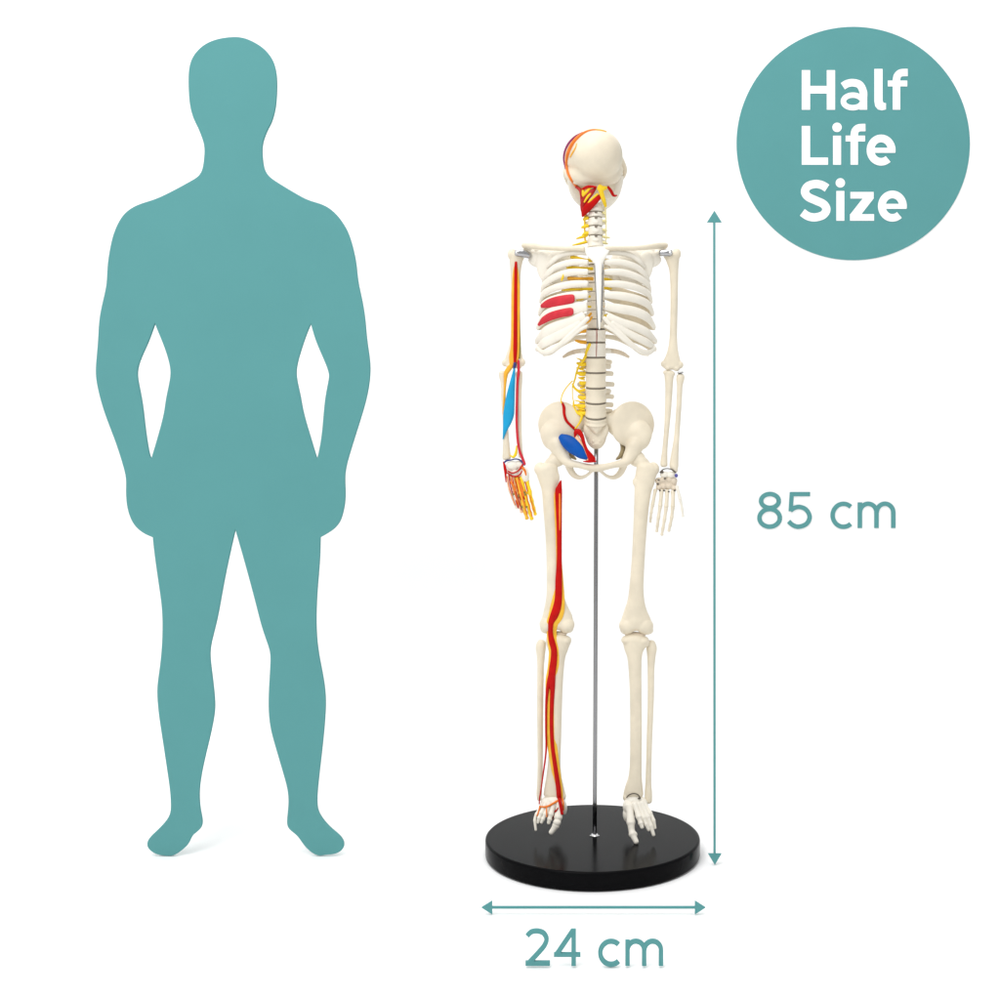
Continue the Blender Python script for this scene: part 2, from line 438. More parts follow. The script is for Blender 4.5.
# ---- skull, seen from behind
b = Sh()
b.ball(593, 156.5, -14, 29.6, 27.6, 36)
b.ball(597.5, 155.5, 4, 25.4, 25.6, 26)
b.ball(594, 173, -3, 22, 11, 18)
b.tube([(567.5, 168, -14, 4.5), (571, 174, -6, 7), (579, 177, 1, 8), (592, 178.6, 3, 7.4), (604, 178.4, 2, 7), (613, 176, -3, 7.4), (619.6, 169, -12, 4.5)], n=18)
b.tube([(566.5, 165, -16, 3), (565.8, 173, -22, 3.4), (567.3, 181, -28, 2.6), (568.5, 185, -30, 1.8)])
b.tube([(621.5, 160, -16, 3), (624.6, 168, -20, 2.8), (624.6, 174, -24, 2.4), (621, 181, -26, 2)])
b.tube([(580, 186, -30, 12, 12), (592, 190, -34, 12, 14), (608, 186, -30, 12, 12)])
skull = b.build('skull', BONE, root, voxel=.6, smooth=70)
b = Sh()
b.tube([(571, 180, -24, 4, 6), (575, 190, -26, 6, 3.4), (580.5, 199, -32, 6, 3.4), (588, 205, -46, 5, 4), (598, 207, -52, 5, 4.5), (606.5, 203, -44, 5.4, 4), (612.5, 194, -30, 7, 3.4), (617.5, 184, -25, 5.5, 3.4), (621, 177, -24, 3, 5)], n=16)
jaw = b.build('jaw', BONEW, skull, voxel=.7, smooth=3)
ts = tree(skull)
def vessel(name, m, parent, tr, pts, off=.8, dflt=0, **kw):
    b = Sh(); b.tube(lay(tr, pts, off, dflt), res=1, n=10, **kw); return b.build(name, m, parent)
vessel('artery', ORANGE, skull, ts, [(598, 129.9, .9), (592, 130.2, 1.2), (585, 132.6, 1.6), (577, 138.2, 1.9), (571, 146.4, 2.0), (567.6, 155, 2.0), (566.4, 164, 1.4), (568, 173, 1.4), (572, 181, 1.3), (577, 187, 1.4), (582.5, 189.6, 1.4), (588, 187.8, 1.2)])
vessel('vein', PURP, skull, ts, [(582.5, 132.6, .9), (575, 137, 1.3), (568.6, 144, 1.5), (565, 152, 1.5), (564.2, 160, 1.4), (566, 168.5, 1.2)])
b = Sh()
b.tube(lay(ts, [(606, 131.6, .8), (600, 130.2, 1.0), (594, 130, .8)], .5), res=1, n=10)
b.build('nerve', AMBER, skull)
b = Sh(); b.tube(lay(ts, [(570, 157, .7), (573, 152.2, .9), (576, 147, .8), (576.4, 143.5, .5)], .3), res=1, n=10)
b.build('nerve', AMBER, skull)

# ---- cervical spine (each vertebra a body with a spinous knob), d about +2
ce = [204, 212.2, 217.6, 226.4, 235.8, 245]
for i, (y0, y1) in enumerate(zip(ce, ce[1:])):
    b = Sh(); ym = (y0 + y1) / 2; h = (y1 - y0) / 2
    b.tube([(595.4, y0 + .7, 0, 6.9, 6.5), (595.4, ym, 0, 7.5, 7), (595.4, y1 - .7, 0, 7.9, 7.2)], res=2, n=24, capf=.12)
    b.tube([(588.4, ym + 1, -1, 1.9), (585.6, ym + 1.2, -2, 1.6)], res=1).tube([(602.4, ym + 1, -1, 1.9), (605.2, ym + 1.2, -2, 1.6)], res=1)
    b.ball(595.8, ym + .2, 6.6, 3.0, h * .5, 1.2)
    if i == 4: b.tube([(595.4, y1 - 1, 0, 7.9, 7.2), (595.4, y1 + 3.5, 1, 8.4, 8)], res=1, n=24, capf=.2)
    v = b.build('neck_vertebra', BONEW, root, voxel=.45, smooth=2)
    if i == 4: continue
    b = Sh(); b.tube([(595.4, y1 - .5, 0, 6.6, 6.2), (595.4, y1 + .5, 0, 6.6, 6.2)], res=1, n=24, flat=True); b.ball(596, y1, 6.8, 1.5, 1.1, 1.4)
    b.build('disc', DISC, v)

# ---- thoracic spine
th = [247.5, 256, 265, 274.2, 283.4, 292.6, 301.8, 311, 320.2, 329.3]
for i, (y0, y1) in enumerate(zip(th, th[1:])):
    d = -2 - 10 * math.sin(math.pi * (i + .5) / 9); ym = (y0 + y1) / 2; rr = 8.0 + i * .22
    b = Sh(); b.tube([(596, y0 + .5, d, rr, rr), (596, ym, d, rr - .6, rr - .6), (596, y1 - .5, d, rr, rr)], res=2, n=24, capf=.1)
    b.tube([(589, ym, d - 6, 2.4), (584, ym - .5, d - 12, 2)], res=1).tube([(603, ym, d - 6, 2.4), (608, ym - .5, d - 12, 2)], res=1)
    v = b.build('thoracic_vertebra', BONEW, root, voxel=.5, smooth=2)
    b = Sh(); b.tube([(596, y1 - .4, d, rr - .5, rr - .5), (596, y1 + .4, d, rr - .5, rr - .5)], res=1, n=24, flat=True); b.build('disc', DISC, v)

# ---- lumbar spine, broad smooth bodies
lu = [329.3, 342.5, 357.3, 372.4, 387.4, 402.2, 416.8, 425]
tproc = {1: [(351, 4)], 2: [(362, 5), (366.5, 4)], 3: [(373.5, 6.5), (384.2, 7.5)], 4: [(391, 4), (396.4, 7)], 5: [(404.6, 6.5), (411, 5.5)]}
lumb = []
TILT = [0, 0, .4, .9, 1.5, 2.2, 3.0, 3.6]
for i, (y0, y1) in enumerate(zip(lu, lu[1:])):
    ym = (y0 + y1) / 2; rr = 9.9 + .12 * i; d = 2
    b = Sh()
    t0, t1 = TILT[i], TILT[i + 1]
    prof = ((.9, rr), (1.6, rr + .45), (3.4, rr), (ym - y0, rr - .5), (y1 - y0 - 3.4, rr), (y1 - y0 - 1.6, rr + .45), (y1 - y0 - .9, rr))
    n = 40; rings = []
    for u, r_ in prof:
        f = u / (y1 - y0); tl_ = t0 + (t1 - t0) * f
        rings.append([b.bm.verts.new(P(595.9 + r_ * math.sin(2 * math.pi * q / n), y0 + u + tl_ * math.cos(2 * math.pi * q / n), d + r_ * math.cos(2 * math.pi * q / n))) for q in range(n)])
    for A, B_ in zip(rings, rings[1:]):
        for q in range(n): b.bm.faces.new((A[q], A[(q + 1) % n], B_[(q + 1) % n], B_[q]))
    b.bm.faces.new(rings[0]); b.bm.faces.new(list(reversed(rings[-1])))
    for (yy, ln) in tproc.get(i, []):
        for sgn in (-1, 1):
            b.tube([(595.9 + sgn * 8, yy, d - 6, 2.8, 2.2), (595.9 + sgn * (10 + ln * .45), yy, d - 10, 2.5, 2), (595.9 + sgn * (9.6 + ln), yy + .3, d - 12, 2.5, 2)], res=2)
    v = b.build('lumbar_vertebra', BONEW if i < 2 else BONE, root, voxel=.4, smooth=1); lumb.append(v)
    if i < 6:
        b = Sh(); n = 40; rings = []
        for u, r_ in ((-1.1, rr - .35), (1.1, rr - .35)):
            rings.append([b.bm.verts.new(P(595.9 + r_ * math.sin(2 * math.pi * q / n), y1 + u + t1 * math.cos(2 * math.pi * q / n), d + r_ * math.cos(2 * math.pi * q / n))) for q in range(n)])
        for q in range(n): b.bm.faces.new((rings[0][q], rings[0][(q + 1) % n], rings[1][(q + 1) % n], rings[1][q]))
        b.bm.faces.new(rings[0]); b.bm.faces.new(list(reversed(rings[1])))
        b.build('disc', DISC, v)
# red stripe down the middle of the upper lumbar bodies
tl = tree(*lumb)
vessel('artery', mat('brown_red_paint', (.30, .05, .035), .5, spec=.2), root, tl, [(596.6, 329.5, .45), (596.8, 336, .5), (596.6, 345, .42), (596.3, 356.5, .35)], .1)

# ---- sacrum
b = Sh()
b.tube([(595.9, 420, 0, 11.2, 9), (595.9, 428, -1, 12.5, 8), (596, 436, 0, 11, 7), (596.6, 443, 2, 8.6, 6), (597, 446.4, 4, 5.4, 5)], n=24, capf=.25)
b.tube([(595.9, 421, 6.5, 9.6, 5), (595.9, 427, 7, 7, 5), (596.4, 432.6, 6, 2.6, 4)], n=18, capf=.5)
b.ball(588, 432, 3, 4.5, 8, 4, rot=-14).ball(604, 432, 3, 4.5, 8, 4, rot=14)
b.ball(593.2, 441.5, 6.4, 1.0, 1.4, 2).ball(600, 441.5, 6.4, 1.0, 1.4, 2)
sac = b.build('sacrum', BONE, root, voxel=.45, smooth=2)

# ---- rib cage
def W(y):
    tab = [(245, 38), (255, 44), (262, 49), (272, 52), (283, 54), (300, 56), (320, 58.4), (340, 60.6), (350, 60), (360, 56)]
    if y <= tab[0][0]: return tab[0][1]
    for (a, u), (b_, v) in zip(tab, tab[1:]):
        if y <= b_: return u + (v - u) * (y - a) / (b_ - a)
    return tab[-1][1]
def front(x, y):
    w = W(y); u = min(.998, abs(x - 596) / w)
    return .60 * w * math.sqrt(1 - u * u)
RIBS = [([(605, 253), (618, 252.5), (632, 256), (641, 263)], 270, 256, 2.6),
        ([(605, 262.4), (620, 262.4), (636, 267), (645, 275)], 281, 262, 3.0),
        ([(605, 272), (622, 272.5), (638, 277.5), (648, 285)], 291, 271, 3.2),
        ([(605, 283.7), (620, 284.2), (636, 287.5), (648, 293.5)], 301, 281, 3.2),
        ([(605, 294.8), (620, 295.8), (636, 299), (648, 304.5)], 313, 291, 3.7),
        ([(606, 306.5), (620, 308.8), (636, 312), (648, 318)], 327, 302, 3.9),
        ([(608, 316.5), (620, 322.2), (636, 327.3), (648, 333.5)], 341, 312, 3.7),
        ([(612, 323), (624, 331), (638, 338), (649, 343.5)], 349, 322, 3.2)]
ribs = {1: [], -1: []}
for sg in (1, -1):
    X = (lambda x: x) if sg == 1 else (lambda x: 1192 - x)
    for ri, (fr, ye, yb, hh) in enumerate(RIBS):
        FAT = (1.14 if ri < 5 else 1.22) if sg == 1 or ri < 5 else 1.6
        pts = [(x, y, front(x, y), hh * FAT * (.75 + .25 * min(1, (x - 600) / 15)), 2.0) for x, y in fr]
        w = W(ye)
        pts.append((596 + w - 1.0, ye, 0.0, hh * .82, 1.7))
        back = [(596 + w - .8, ye + .3, -.5, hh * .8, 1.6)]
        for th_, f in ((112, .08), (128, .28), (145, .5), (162, .78)):
            a = math.radians(th_); yy = ye + (yb + 4 - ye) * f
            back.append((596 + (w - 2) * math.sin(a), yy, .60 * w * math.cos(a), hh * 1.02, 1.8))
        back.append((603, yb + 5, -.50 * w, hh * .8, 1.8))
        b = Sh(); b.tube([(X(p[0]), *p[1:]) for p in back], res=6, n=14, ref='up')
        rb = b.build('rib', RIB_SHADE, root); ribs[sg].append(rb)  # back half of the rib, its shade painted in as a darker tan
        b = Sh(); b.tube([(X(p[0]), *p[1:]) for p in pts], res=6, n=14, ref='up')
        b.build('costal_cartilage', BONEW, rb)  # front half of the same rib, in the unshaded pale tone
    # costal margin, floating ribs
    b = Sh()
    b.tube([(X(x), y, front(x, y) + 1, r_, 1.9) for x, y, r_ in ((604, 318, 2.2), (612, 326, 2.2), (622, 335, 2.4), (632, 344.5, 2.6), (641, 351, 2.8), (649, 352.4, 2.8), (654.6, 348, 2.4))], res=6, ref='up')
    b.tube([(X(x), y, front(x, y) + .6, r_, 1.6) for x, y, r_ in ((605, 326, 1.6), (614, 331.5, 1.7), (624, 340, 1.9), (634, 347.5, 1.9))], res=6, ref='up')
    cm = b.build('costal_cartilage', BONEW, root, voxel=.5, smooth=2)
    b = Sh(); b.tube([(X(606), 336.5, -16, 2.2, 1.8), (X(618), 338.6, -26, 2.6, 1.8), (X(630), 344.5, -26, 2.4, 1.8), (X(641), 352.6, -14, 2.2, 1.8), (X(648), 354.4, -2, 1.8, 1.6)], res=6, ref='up')
    b.build('rib', BONE, root)
    b = Sh(); b.tube([(X(606), 350.3, -8, 2.4, 1.6), (X(616), 351.5, -18, 2.4, 1.6), (X(623), 353.8, -20, 2.1, 1.5), (X(628.6), 357, -18, 1.3, 1.2)], res=6, ref='up')
    b.build('floating_rib', BONED, root)

# ---- sternum: white plate running into a tapered strip edged with steel
b = Sh()
b.tube([(597.2, 248.6, 27, 12, 2.4), (597.4, 252.5, 29, 12, 2.6), (598, 257.5, 31, 8.6, 2.6), (598.4, 262, 32, 5.4, 2.2), (598.5, 268, 33, 3.7, 1.8), (598.8, 285, 34.5, 3.1, 1.6), (599, 305, 36, 2.3, 1.5), (599.4, 322, 37, 1.4, 1.2), (599.4, 329, 37, .8, 1)], n=20)
st = b.build('sternum', STERN, root, voxel=.45, smooth=2)
b = Sh()
b.tube([(594.7, 263, 32.4, .55, 1.6), (595.6, 285, 34, .6, 1.6), (596.6, 305, 35.4, .6, 1.6), (597.4, 328, 36.6, .5, 1.4)], res=4)
b.tube([(603.0, 264, 32.4, .6, 1.6), (602.6, 285, 34, .75, 1.6), (602, 305, 35.4, .75, 1.6), (601.2, 322, 36.6, .5, 1.4)], res=4)
b.build('steel_edge', STEEL, st)

# ---- clavicles, scapulae
for sg in (1, -1):
    X = (lambda x: x) if sg == 1 else (lambda x: 1189.5 - x)
    b = Sh()
    b.tube([(X(665.5), 245.4, -2, 3.0, 2.8), (X(658), 245.8, 6, 3.2, 2.8), (X(645), 247.4, 14, 2.7, 2.6), (X(630), 248.4, 20, 2.4, 2.2), (X(615), 248.4, 26, 2.3, 2.2), (X(606), 248.8, 28, 2.6, 2)], res=5)
    b.build('clavicle', BONE, root)
    b = Sh()
    b.ball(X(645), 259, 0, 16.5, 9.5, 2.6, rot=sg * 4)
    b.ball(X(643.6), 268, 4, 9.4, 17.5, 2.4, rot=sg * 14, yaw=sg * 8)
    b.ball(X(630), 267, 8, 14.5, 19, 2.2, rot=sg * -4, yaw=sg * 12)
    b.ball(X(619), 266, 6, 9, 17, 2.0)
    b.tube([(X(664), 248.2, -5, 2.8, 3.4), (X(655), 250.5, -10, 2.6, 3), (X(645), 251.5, -15, 2.2, 2.6), (X(632), 253.5, -19, 1.8, 2)], res=4)
    b.tube([(X(657.5), 253, -6, 3.6, 4), (X(654), 260, -12, 3.6, 3)], res=2)
    b.build('scapula', BONEW, root, voxel=.55, smooth=4)

# ---- arms
def bone(name, pts, balls=(), m=BONE, voxel=.55, smooth=4, n=18, parent=root, tubes=()):
    b = Sh(); b.tube(pts, n=n)
    for q in balls: b.ball(*q)
    for q in tubes: b.tube(q)
    return b.build(name, m, parent, voxel=voxel, smooth=smooth)

humR = bone('humerus', [(672, 256, 0, 7.4, 7), (673, 262, 0, 6.4, 6), (673.8, 270, 0, 4.7, 4.6), (674.2, 285, 0, 4.0, 4), (674, 310, 0, 3.7, 3.8), (673.4, 335, 0, 3.8, 3.6), (673, 348, 0, 4.9, 3.4), (672.5, 357, 0, 7.2, 3.4), (672, 363, 0, 9.6, 3.8), (672, 366.6, 0, 9.4, 4.0)],
            [(676.5, 254, 1, 4.6, 5.8, 5), (668.4, 256, 0, 4.8, 4.6, 5), (663.6, 364, 0, 2.9, 3.2, 2.8), (680.4, 365, 0, 3, 3.6, 3), (668, 368, 1, 3.2, 2.4, 3.4), (676.5, 368.5, 1, 3.4, 2.8, 3.4)])
humL = bone('humerus', [(516.4, 256, 0, 7.6, 7), (516, 262, 0, 6.6, 6), (515.6, 270, 0, 5.5, 5), (515.5, 285, 0, 5.0, 4.6), (515.4, 310, 0, 4.9, 4.4), (515.3, 335, 0, 5.0, 4.2), (515, 347, 0, 6.2, 3.8), (514.2, 356, 0, 8.4, 3.8), (514, 362, 0, 10.0, 4), (514, 365, 0, 9.6, 4)],
            [(512, 254.4, 1, 4.6, 5.8, 5), (520, 257, 0, 4.4, 4.6, 5), (504.8, 363, 0, 3.0, 3.6, 2.8), (522.4, 362.4, 0, 3, 4, 3), (509.5, 366, 1, 3.4, 2.8, 3.4), (518.5, 366.5, 1, 3.4, 2.6, 3.4)])
# shoulder bolts
for pts, par in (([(516.6, 252.8, 6.5, 3.4, 2.8), (521, 253.2, 6, 3.9, 3.2), (526, 254.2, 4, 4.0, 3.4), (529, 255.4, 3, 3.4, 3)], humL),
                 ([(670.4, 252.9, 6.5, 3.4, 2.8), (666, 252.9, 6, 3.5, 3), (661, 253, 5, 3.3, 3)], humR)):
    b = Sh(); b.tube(pts, res=4, n=18); o = b.build('shoulder_bolt', STEEL, par)
    b = Sh(); b.ball(pts[0][0], pts[0][1], 9.2, 2.0, 1.7, 1.5); b.build('bolt_head', CHROME, par)

ulnR = bone('ulna', [(669.3, 373.5, 0, 5.2, 4.4), (669, 379, 0, 4.4, 4), (668.9, 390, 0, 3.7, 3.4), (668, 410, 0, 3.2, 3), (666.6, 430, 0, 2.6, 2.6), (665, 448, 0, 2.6, 2.6), (664, 460, 0, 3.4, 2.8), (664, 465, 0, 3.6, 3)], [(665.5, 372.6, 1, 2.4, 2.4, 3), (672.4, 374, 1, 2.6, 2.6, 3)])
radR = bone('radius', [(680.5, 376.5, 0, 4.2, 3.8), (680.2, 380, 0, 4.0, 3.6), (679.8, 386, 0, 2.9, 2.8), (679.2, 400, 0, 2.7, 2.7), (678, 420, 0, 2.6, 2.6), (676.4, 440, 0, 2.9, 2.7), (674.6, 457, 0, 4.0, 3.2), (674, 466, 0, 4.5, 3.4), (675.4, 471, 0, 2.6, 2.6)])
b = Sh(); b.tube([(678, 372.8, 1, 1.0, 3), (682.6, 372.4, 1, 1.0, 3)], res=1)
b.build('elbow_pin', STEEL, ulnR)
ulnL = bone('ulna', [(519, 373.5, 0, 3.6, 4), (519.2, 379, 0, 3.2, 3.6), (519.2, 392, 0, 2.6, 3), (519.6, 415, 0, 2.0, 2.4), (520, 435, 0, 1.9, 2.2), (520.4, 448, 0, 2.1, 2.4), (520.8, 456, 0, 2.7, 2.6)])
radL = bone('radius', [(502.2, 373.2, 0, 3.6, 3.4), (502.4, 377, 0, 3.3, 3.2), (503, 384, 0, 2.4, 2.4), (503.6, 400, 0, 2.4, 2.4), (505, 420, 0, 2.7, 2.6), (506, 438, 0, 3.0, 2.7), (506.4, 450, 0, 3.8, 3), (506.6, 458, 0, 4.4, 3.2)])

# right hand
HM = BONED
def ray(pts, r, parent, m, joints=(.0, .42, .66, .84, 1.0), d0=2.0):
    """a finger: metacarpal and phalanges, waisted between knuckles, as one chain"""
    q = crom([(x, y, d) for x, y, d in pts], 8); n = len(q) - 1
    b = Sh()
    for j0, j1 in zip(joints, joints[1:]):
        i0, i1 = round(j0 * n), round(j1 * n)
        A, B_ = q[i0], q[i1]; M_ = q[(i0 + i1) // 2]
        f = 1 - .35 * j0
        lerp = lambda a, c, t: tuple(u + (v - u) * t for u, v in zip(a, c))
        b.tube([(*lerp(A, B_, .07), r * f), (*lerp(A, M_, .5), r * f * .84), (*M_, r * f * .76), (*lerp(M_, B_, .6), r * f * .82), (*lerp(A, B_, .93), r * f * .97)], res=3, n=12)
    return b.build('finger', m, parent)
b = Sh()
for x, y, rx, ry in ((658.5, 481, 3.4, 3.6), (663.5, 479.5, 3.6, 3.4), (669, 479.6, 3.8, 3.2), (674, 481, 3.4, 4), (659, 487, 3.2, 3.2), (664, 486.5, 3.0, 3.4), (669, 486.5, 3.2, 3.2), (674, 488, 3.2, 3)):
    b.ball(x, y, 0, rx, ry, 3.2)
b.ball(666.5, 483, -1, 10.5, 6.5, 2.6)
handR = b.build('hand', HM, root, voxel=.45, smooth=5)
b = Sh(); b.ball(664.5, 474.6, 1, 4.6, 3.2, 3.2).ball(671, 474.8, 1, 4.6, 3.2, 3.2); b.build('wrist_bone', BONEW, handR, voxel=.45, smooth=2)
for pts, r_ in (([(655.6, 489, 1), (653, 503, 3), (651.2, 513, 3), (650.4, 522, 1)], 2.0), ([(661.6, 489.5, 1), (660.6, 503, 4), (658.4, 518, 4), (656.8, 531.5, 1)], 2.4),
                ([(667.2, 490, 1), (666.6, 504, 4), (664.4, 520, 5), (661.8, 535, 2)], 2.4), ([(673, 490.5, 1), (673, 504, 4), (671.6, 518, 4), (668.8, 531, 1)], 2.4)):
    ray(pts, r_, handR, BONE)
o = ray([(676.6, 486, 2), (679.4, 496, 5), (681.8, 507, 5), (683, 516.5, 4)], 1.9, handR, BONEW, joints=(0, .45, .75, 1.0)); o.name = 'thumb'
b = Sh(); b.tube([(660.4, 472.4, 3, 1.0), (663, 469.6, 3.4, .6), (667, 468.6, 3.4, .5), (672, 469.6, 3.4, .6), (675.6, 472.6, 3.2, .7)], res=4, n=10); b.ball(661.8, 471.8, 4, 1.9, 1.3, 1.0); b.build('wrist_wire', GAP, handR)
b = Sh(); b.ball(676.3, 475.6, 4, 1.7, 2.0, 1.6); b.build('wrist_pin', mat('violet_metal', (.10, .09, .34), .35, metal=.6), handR)
b = Sh()
for x, y in ((658.6, 480), (664.8, 478.6), (657.8, 484), (660, 490.4), (664, 490.6), (668.6, 491.6), (674.6, 490.6)): b.ball(x, y, 3.1, 1.2, .8, .6)
b.build('joint_gap', GAP, handR)

# left hand, painted
b = Sh()
b.ball(512.5, 465.4, 2, 6.5, 4.4, 3.4).ball(519, 464.5, 1, 5, 4, 3.2).ball(509, 473, 0, 4, 5, 3).ball(515, 473.5, 1, 4.6, 5, 3.2).ball(521.5, 472, 1, 4.4, 5, 3.2).ball(525, 475, 2, 4.2, 8.5, 3.4, rot=-6)
handL = b.build('hand', BONEW, root, voxel=.45, smooth=2)
LF = [([(507, 474, 1), (509, 487, 3), (512.6, 498, 4), (516.6, 508, 2)], 2.6), ([(511.5, 476, 1), (514.4, 489, 4), (518, 500, 5), (521.8, 512, 3)], 2.8),
      ([(516.4, 477, 1), (519.6, 491, 4), (523.4, 505, 5), (527, 518.5, 3)], 3.1), ([(520.8, 477, 1), (524.2, 492, 4), (528, 506, 5), (531.8, 519, 3)], 3.0),
      ([(526.4, 480, 1), (529, 490, 4), (531.8, 501, 5), (535.4, 514.5, 3)], 2.7)]
for i, (pts, r_) in enumerate(LF):
    o = ray(pts, r_, handL, (BONEW, PEACH, LEGN, YEL, YEL)[i])
def part_of(pts, f0, f1, dx, dd, r_):
    q = crom(pts, 8); n = len(q) - 1
    return [(x + dx, y, d + dd, r_) for x, y, d in q[int(f0 * n):int(f1 * n) + 1]]
b = Sh()
for (pts, r_), f0, f1, dx in zip(LF, (.05, 0, 0, 0, .1), (.62, .92, .55, .5, .4), (1.6, .4, -1.4, -1.6, -1.8)):
    b.tube(part_of(pts, f0, f1, dx, 2.2, .5), res=1, n=8)
b.tube([(508, 471, 3.4, .7), (512, 473, 4.6, .7), (517, 471.6, 4.6, .7), (521, 467.6, 4.2, .9), (523, 464, 3, 1.0)], res=5, n=8)
b.tube([(507.5, 473, 3, .6), (513, 476.4, 4.6, .7), (519, 475.4, 4.6, .7), (522, 471, 4.4, .6)], res=5, n=8)
b.tube([(503.6, 462, 2.6, .8), (505, 468, 3, 1.5), (505.6, 474, 3, 1.2), (506, 482, 3.4, .6)], res=5, n=8)
b.tube([(515.6, 500, 6, .4), (517.4, 504, 6, .9), (518.6, 508, 5, .7)], res=3, n=8)
b.build('artery', RED, handL)
b = Sh()
for (pts, r_), f0, f1, dx in zip(LF, (.1, .05, 0, .3, .5), (.9, .8, .9, .95, .95), (-.2, -1.0, 1.2, 1.2, -.4)):
    b.tube(part_of(pts, f0, f1, dx, 2.3, .5), res=1, n=8)
b.tube([(511, 482, 4.4, 1.2), (514, 487, 5.5, 1.5), (516, 493, 6, 1)], res=4, n=8).tube([(519, 481, 4.4, 1.2), (522, 489, 5.8, 1.4), (523.6, 496, 6.6, 1)], res=4, n=8)
b.tube([(521, 466.5, 3.6, 1.0), (524.5, 470, 4.6, 1.3), (526, 475, 5.0, .8)], res=4, n=8)
b.build('nerve', ORANGE, handL)
b = Sh()
for x, y, d in ((513.6, 494, 7), (518.4, 496, 7.4), (524.4, 492.4, 7), (525.4, 494.4, 7.4), (526.6, 507, 7.6), (521.8, 507, 7)): b.ball(x, y, d, .9, 1.3, .6, rot=20)
b.build('joint_gap', OLIVE, handL)
b = Sh(); b.tube([(503.8, 463, 2.6, .8), (506.6, 460.8, 3.6, .9), (511, 460, 4.2, .7), (516, 459, 4.4, .7), (520.4, 460.4, 4, .8), (524.6, 465, 3, .9)], res=5, n=10); b.build('wrist_wire', NAVY, handL)

# arm vessels and muscles
ta = tree(humL)
b = Sh(); b.tube(lay(ta, [(515.8, 264, .8, .6), (515.7, 272, 2.9, 1.0), (515.8, 290, 4.1, 1.2), (515.6, 320, 4.3, 1.2), (515.2, 345, 4.4, 1.2), (514, 357, 5, 1.2), (512.6, 366, 3, 1.2)], -.2), res=1); nvL = b.build('nerve', AMBER, humL)
vessel('artery', RED, humL, ta, [(516, 262.5, 1.3, 1.3), (515.8, 272, 1.7, 1.6), (515.6, 300, 1.9, 1.8), (515.4, 335, 2.1, 1.8), (515.2, 352, 2.1, 1.8), (514.8, 363.5, 1.2, 1.3)], .6)
b = Sh(); b.tube(lay(ta, [(519.4, 308, .7, .9), (519.6, 330, .9, 1), (519.8, 345, 1.1, 1.2), (519.4, 358, .9, 1)], .4), res=1); b.build('muscle_band', OLIVE, humL)
b = Sh()
b.tube([(511, 366, 4.5, 2.4, 1.6), (508, 370, 4, 2.6, 1.6), (506, 374, 3.4, 2.2, 1.6), (505.2, 384, 2.6, 1.2, 1.2), (504.2, 400, 2.2, 1.1, 1.1), (503.4, 414, 2, .9, 1)], res=4); b.build('nerve', AMBER, radL)
b = Sh()
b.tube([(514.6, 366.5, 5, .7, 1.2), (513.6, 375, 5.5, 1.8, 1.8), (512.1, 385, 5.4, 3.0, 2.2), (510.7, 395, 5.2, 4.1, 2.4), (509.6, 405, 5, 5.0, 2.4), (508.6, 414.5, 4.6, 5.5, 2.3), (507.2, 422, 4.2, 4.3, 2), (505.3, 429, 3.6, 2.5, 1.6), (503.9, 435, 3.2, 1.2, 1.2), (503, 439, 2.8, .5, .7)], res=6, n=18); mus = b.build('muscle', CYAN, radL)
b = Sh(); b.tube([(514.9, 363, 5, 1.5, 1.2), (514.5, 366.5, 5.2, 1.5, 1.3), (514, 369.4, 5.4, .9, 1)], res=3); b.build('tendon', NAVY, mus)
b = Sh(); b.tube([(518.4, 361, 5, 1.3), (518.6, 372, 5, 1.5), (517.4, 382, 4.6, 1.4), (516.9, 400, 4.4, 1.3), (516.6, 420, 4, 1.3), (517.5, 438, 4, 1.3), (519.4, 450, 3.8, 1.3), (522.4, 458, 3.4, 1.5), (524.6, 464, 3, 1.4)], res=5); b.build('artery', CRIM, ulnL)
b = Sh(); b.tube([(516.6, 446, 3, .7), (516, 453, 3.2, 1.5), (513.4, 457, 3.4, 1.3), (510.4, 455.4, 3.2, .6)], res=4); b.build('nerve', YEL, ulnL)

# ---- pelvis
b = Sh()
for sg in (1, -1):
    X = (lambda x: x) if sg == 1 else mx
    b.ball(X(632.4), 424.5, -6, 23.2, 23.6, 5.5, yaw=sg * 14, rot=sg * 8)
    b.ball(X(624), 423, -8, 19, 16, 6, yaw=sg * 8)
    b.ball(X(638), 438, -4, 13, 13, 7, rot=sg * 20)
    b.ball(X(638.5), 434, -3.5, 14, 14, 6.4, rot=sg * 10).ball(X(631), 434, -4.5, 11, 10, 6)
    b.ball(X(634), 447, 0, 8.4, 11, 7, rot=sg * 25)
    b.tube([(X(603), 420, -5, 7, 6), (X(612), 421.5, -5, 8.5, 6), (X(622), 424.5, -5, 12, 6)], res=3)
    b.tube([(X(640), 440, -2, 8, 5), (X(634), 449, 1, 8, 5.5), (X(629), 457, 4, 6.6, 5), (X(624.5), 462.4, 7, 4.6, 4.5), (X(614), 464.8, 10, 3.4, 4), (X(604), 467.2, 12, 3.6, 4), (X(597.2), 468.2, 13, 4.2, 4)], res=5, n=18)
    b.tube([(X(615), 428, -16, 2, 4), (X(622), 434, -20, 3, 6), (X(626), 443, -20, 2.4, 7), (X(625.6), 452, -16, 2.2, 7), (X(623), 459, -8, 2.2, 5)], res=4)
    b.tube([(X(625), 462, 2, 4, 4), (X(622.8), 468, 0, 3.8, 3.6), (X(619.4), 474, -1, 3.4, 3.2), (X(613.6), 477.6, 1, 2.5, 2.8), (X(607), 476.2, 5, 1.9, 2.4), (X(601.6), 472, 9, 1.7, 2.4), (X(598.4), 469.6, 12, 2, 2.6)], res=5)
pelvis = b.build('pelvis', BONE, root, voxel=.6, smooth=45)
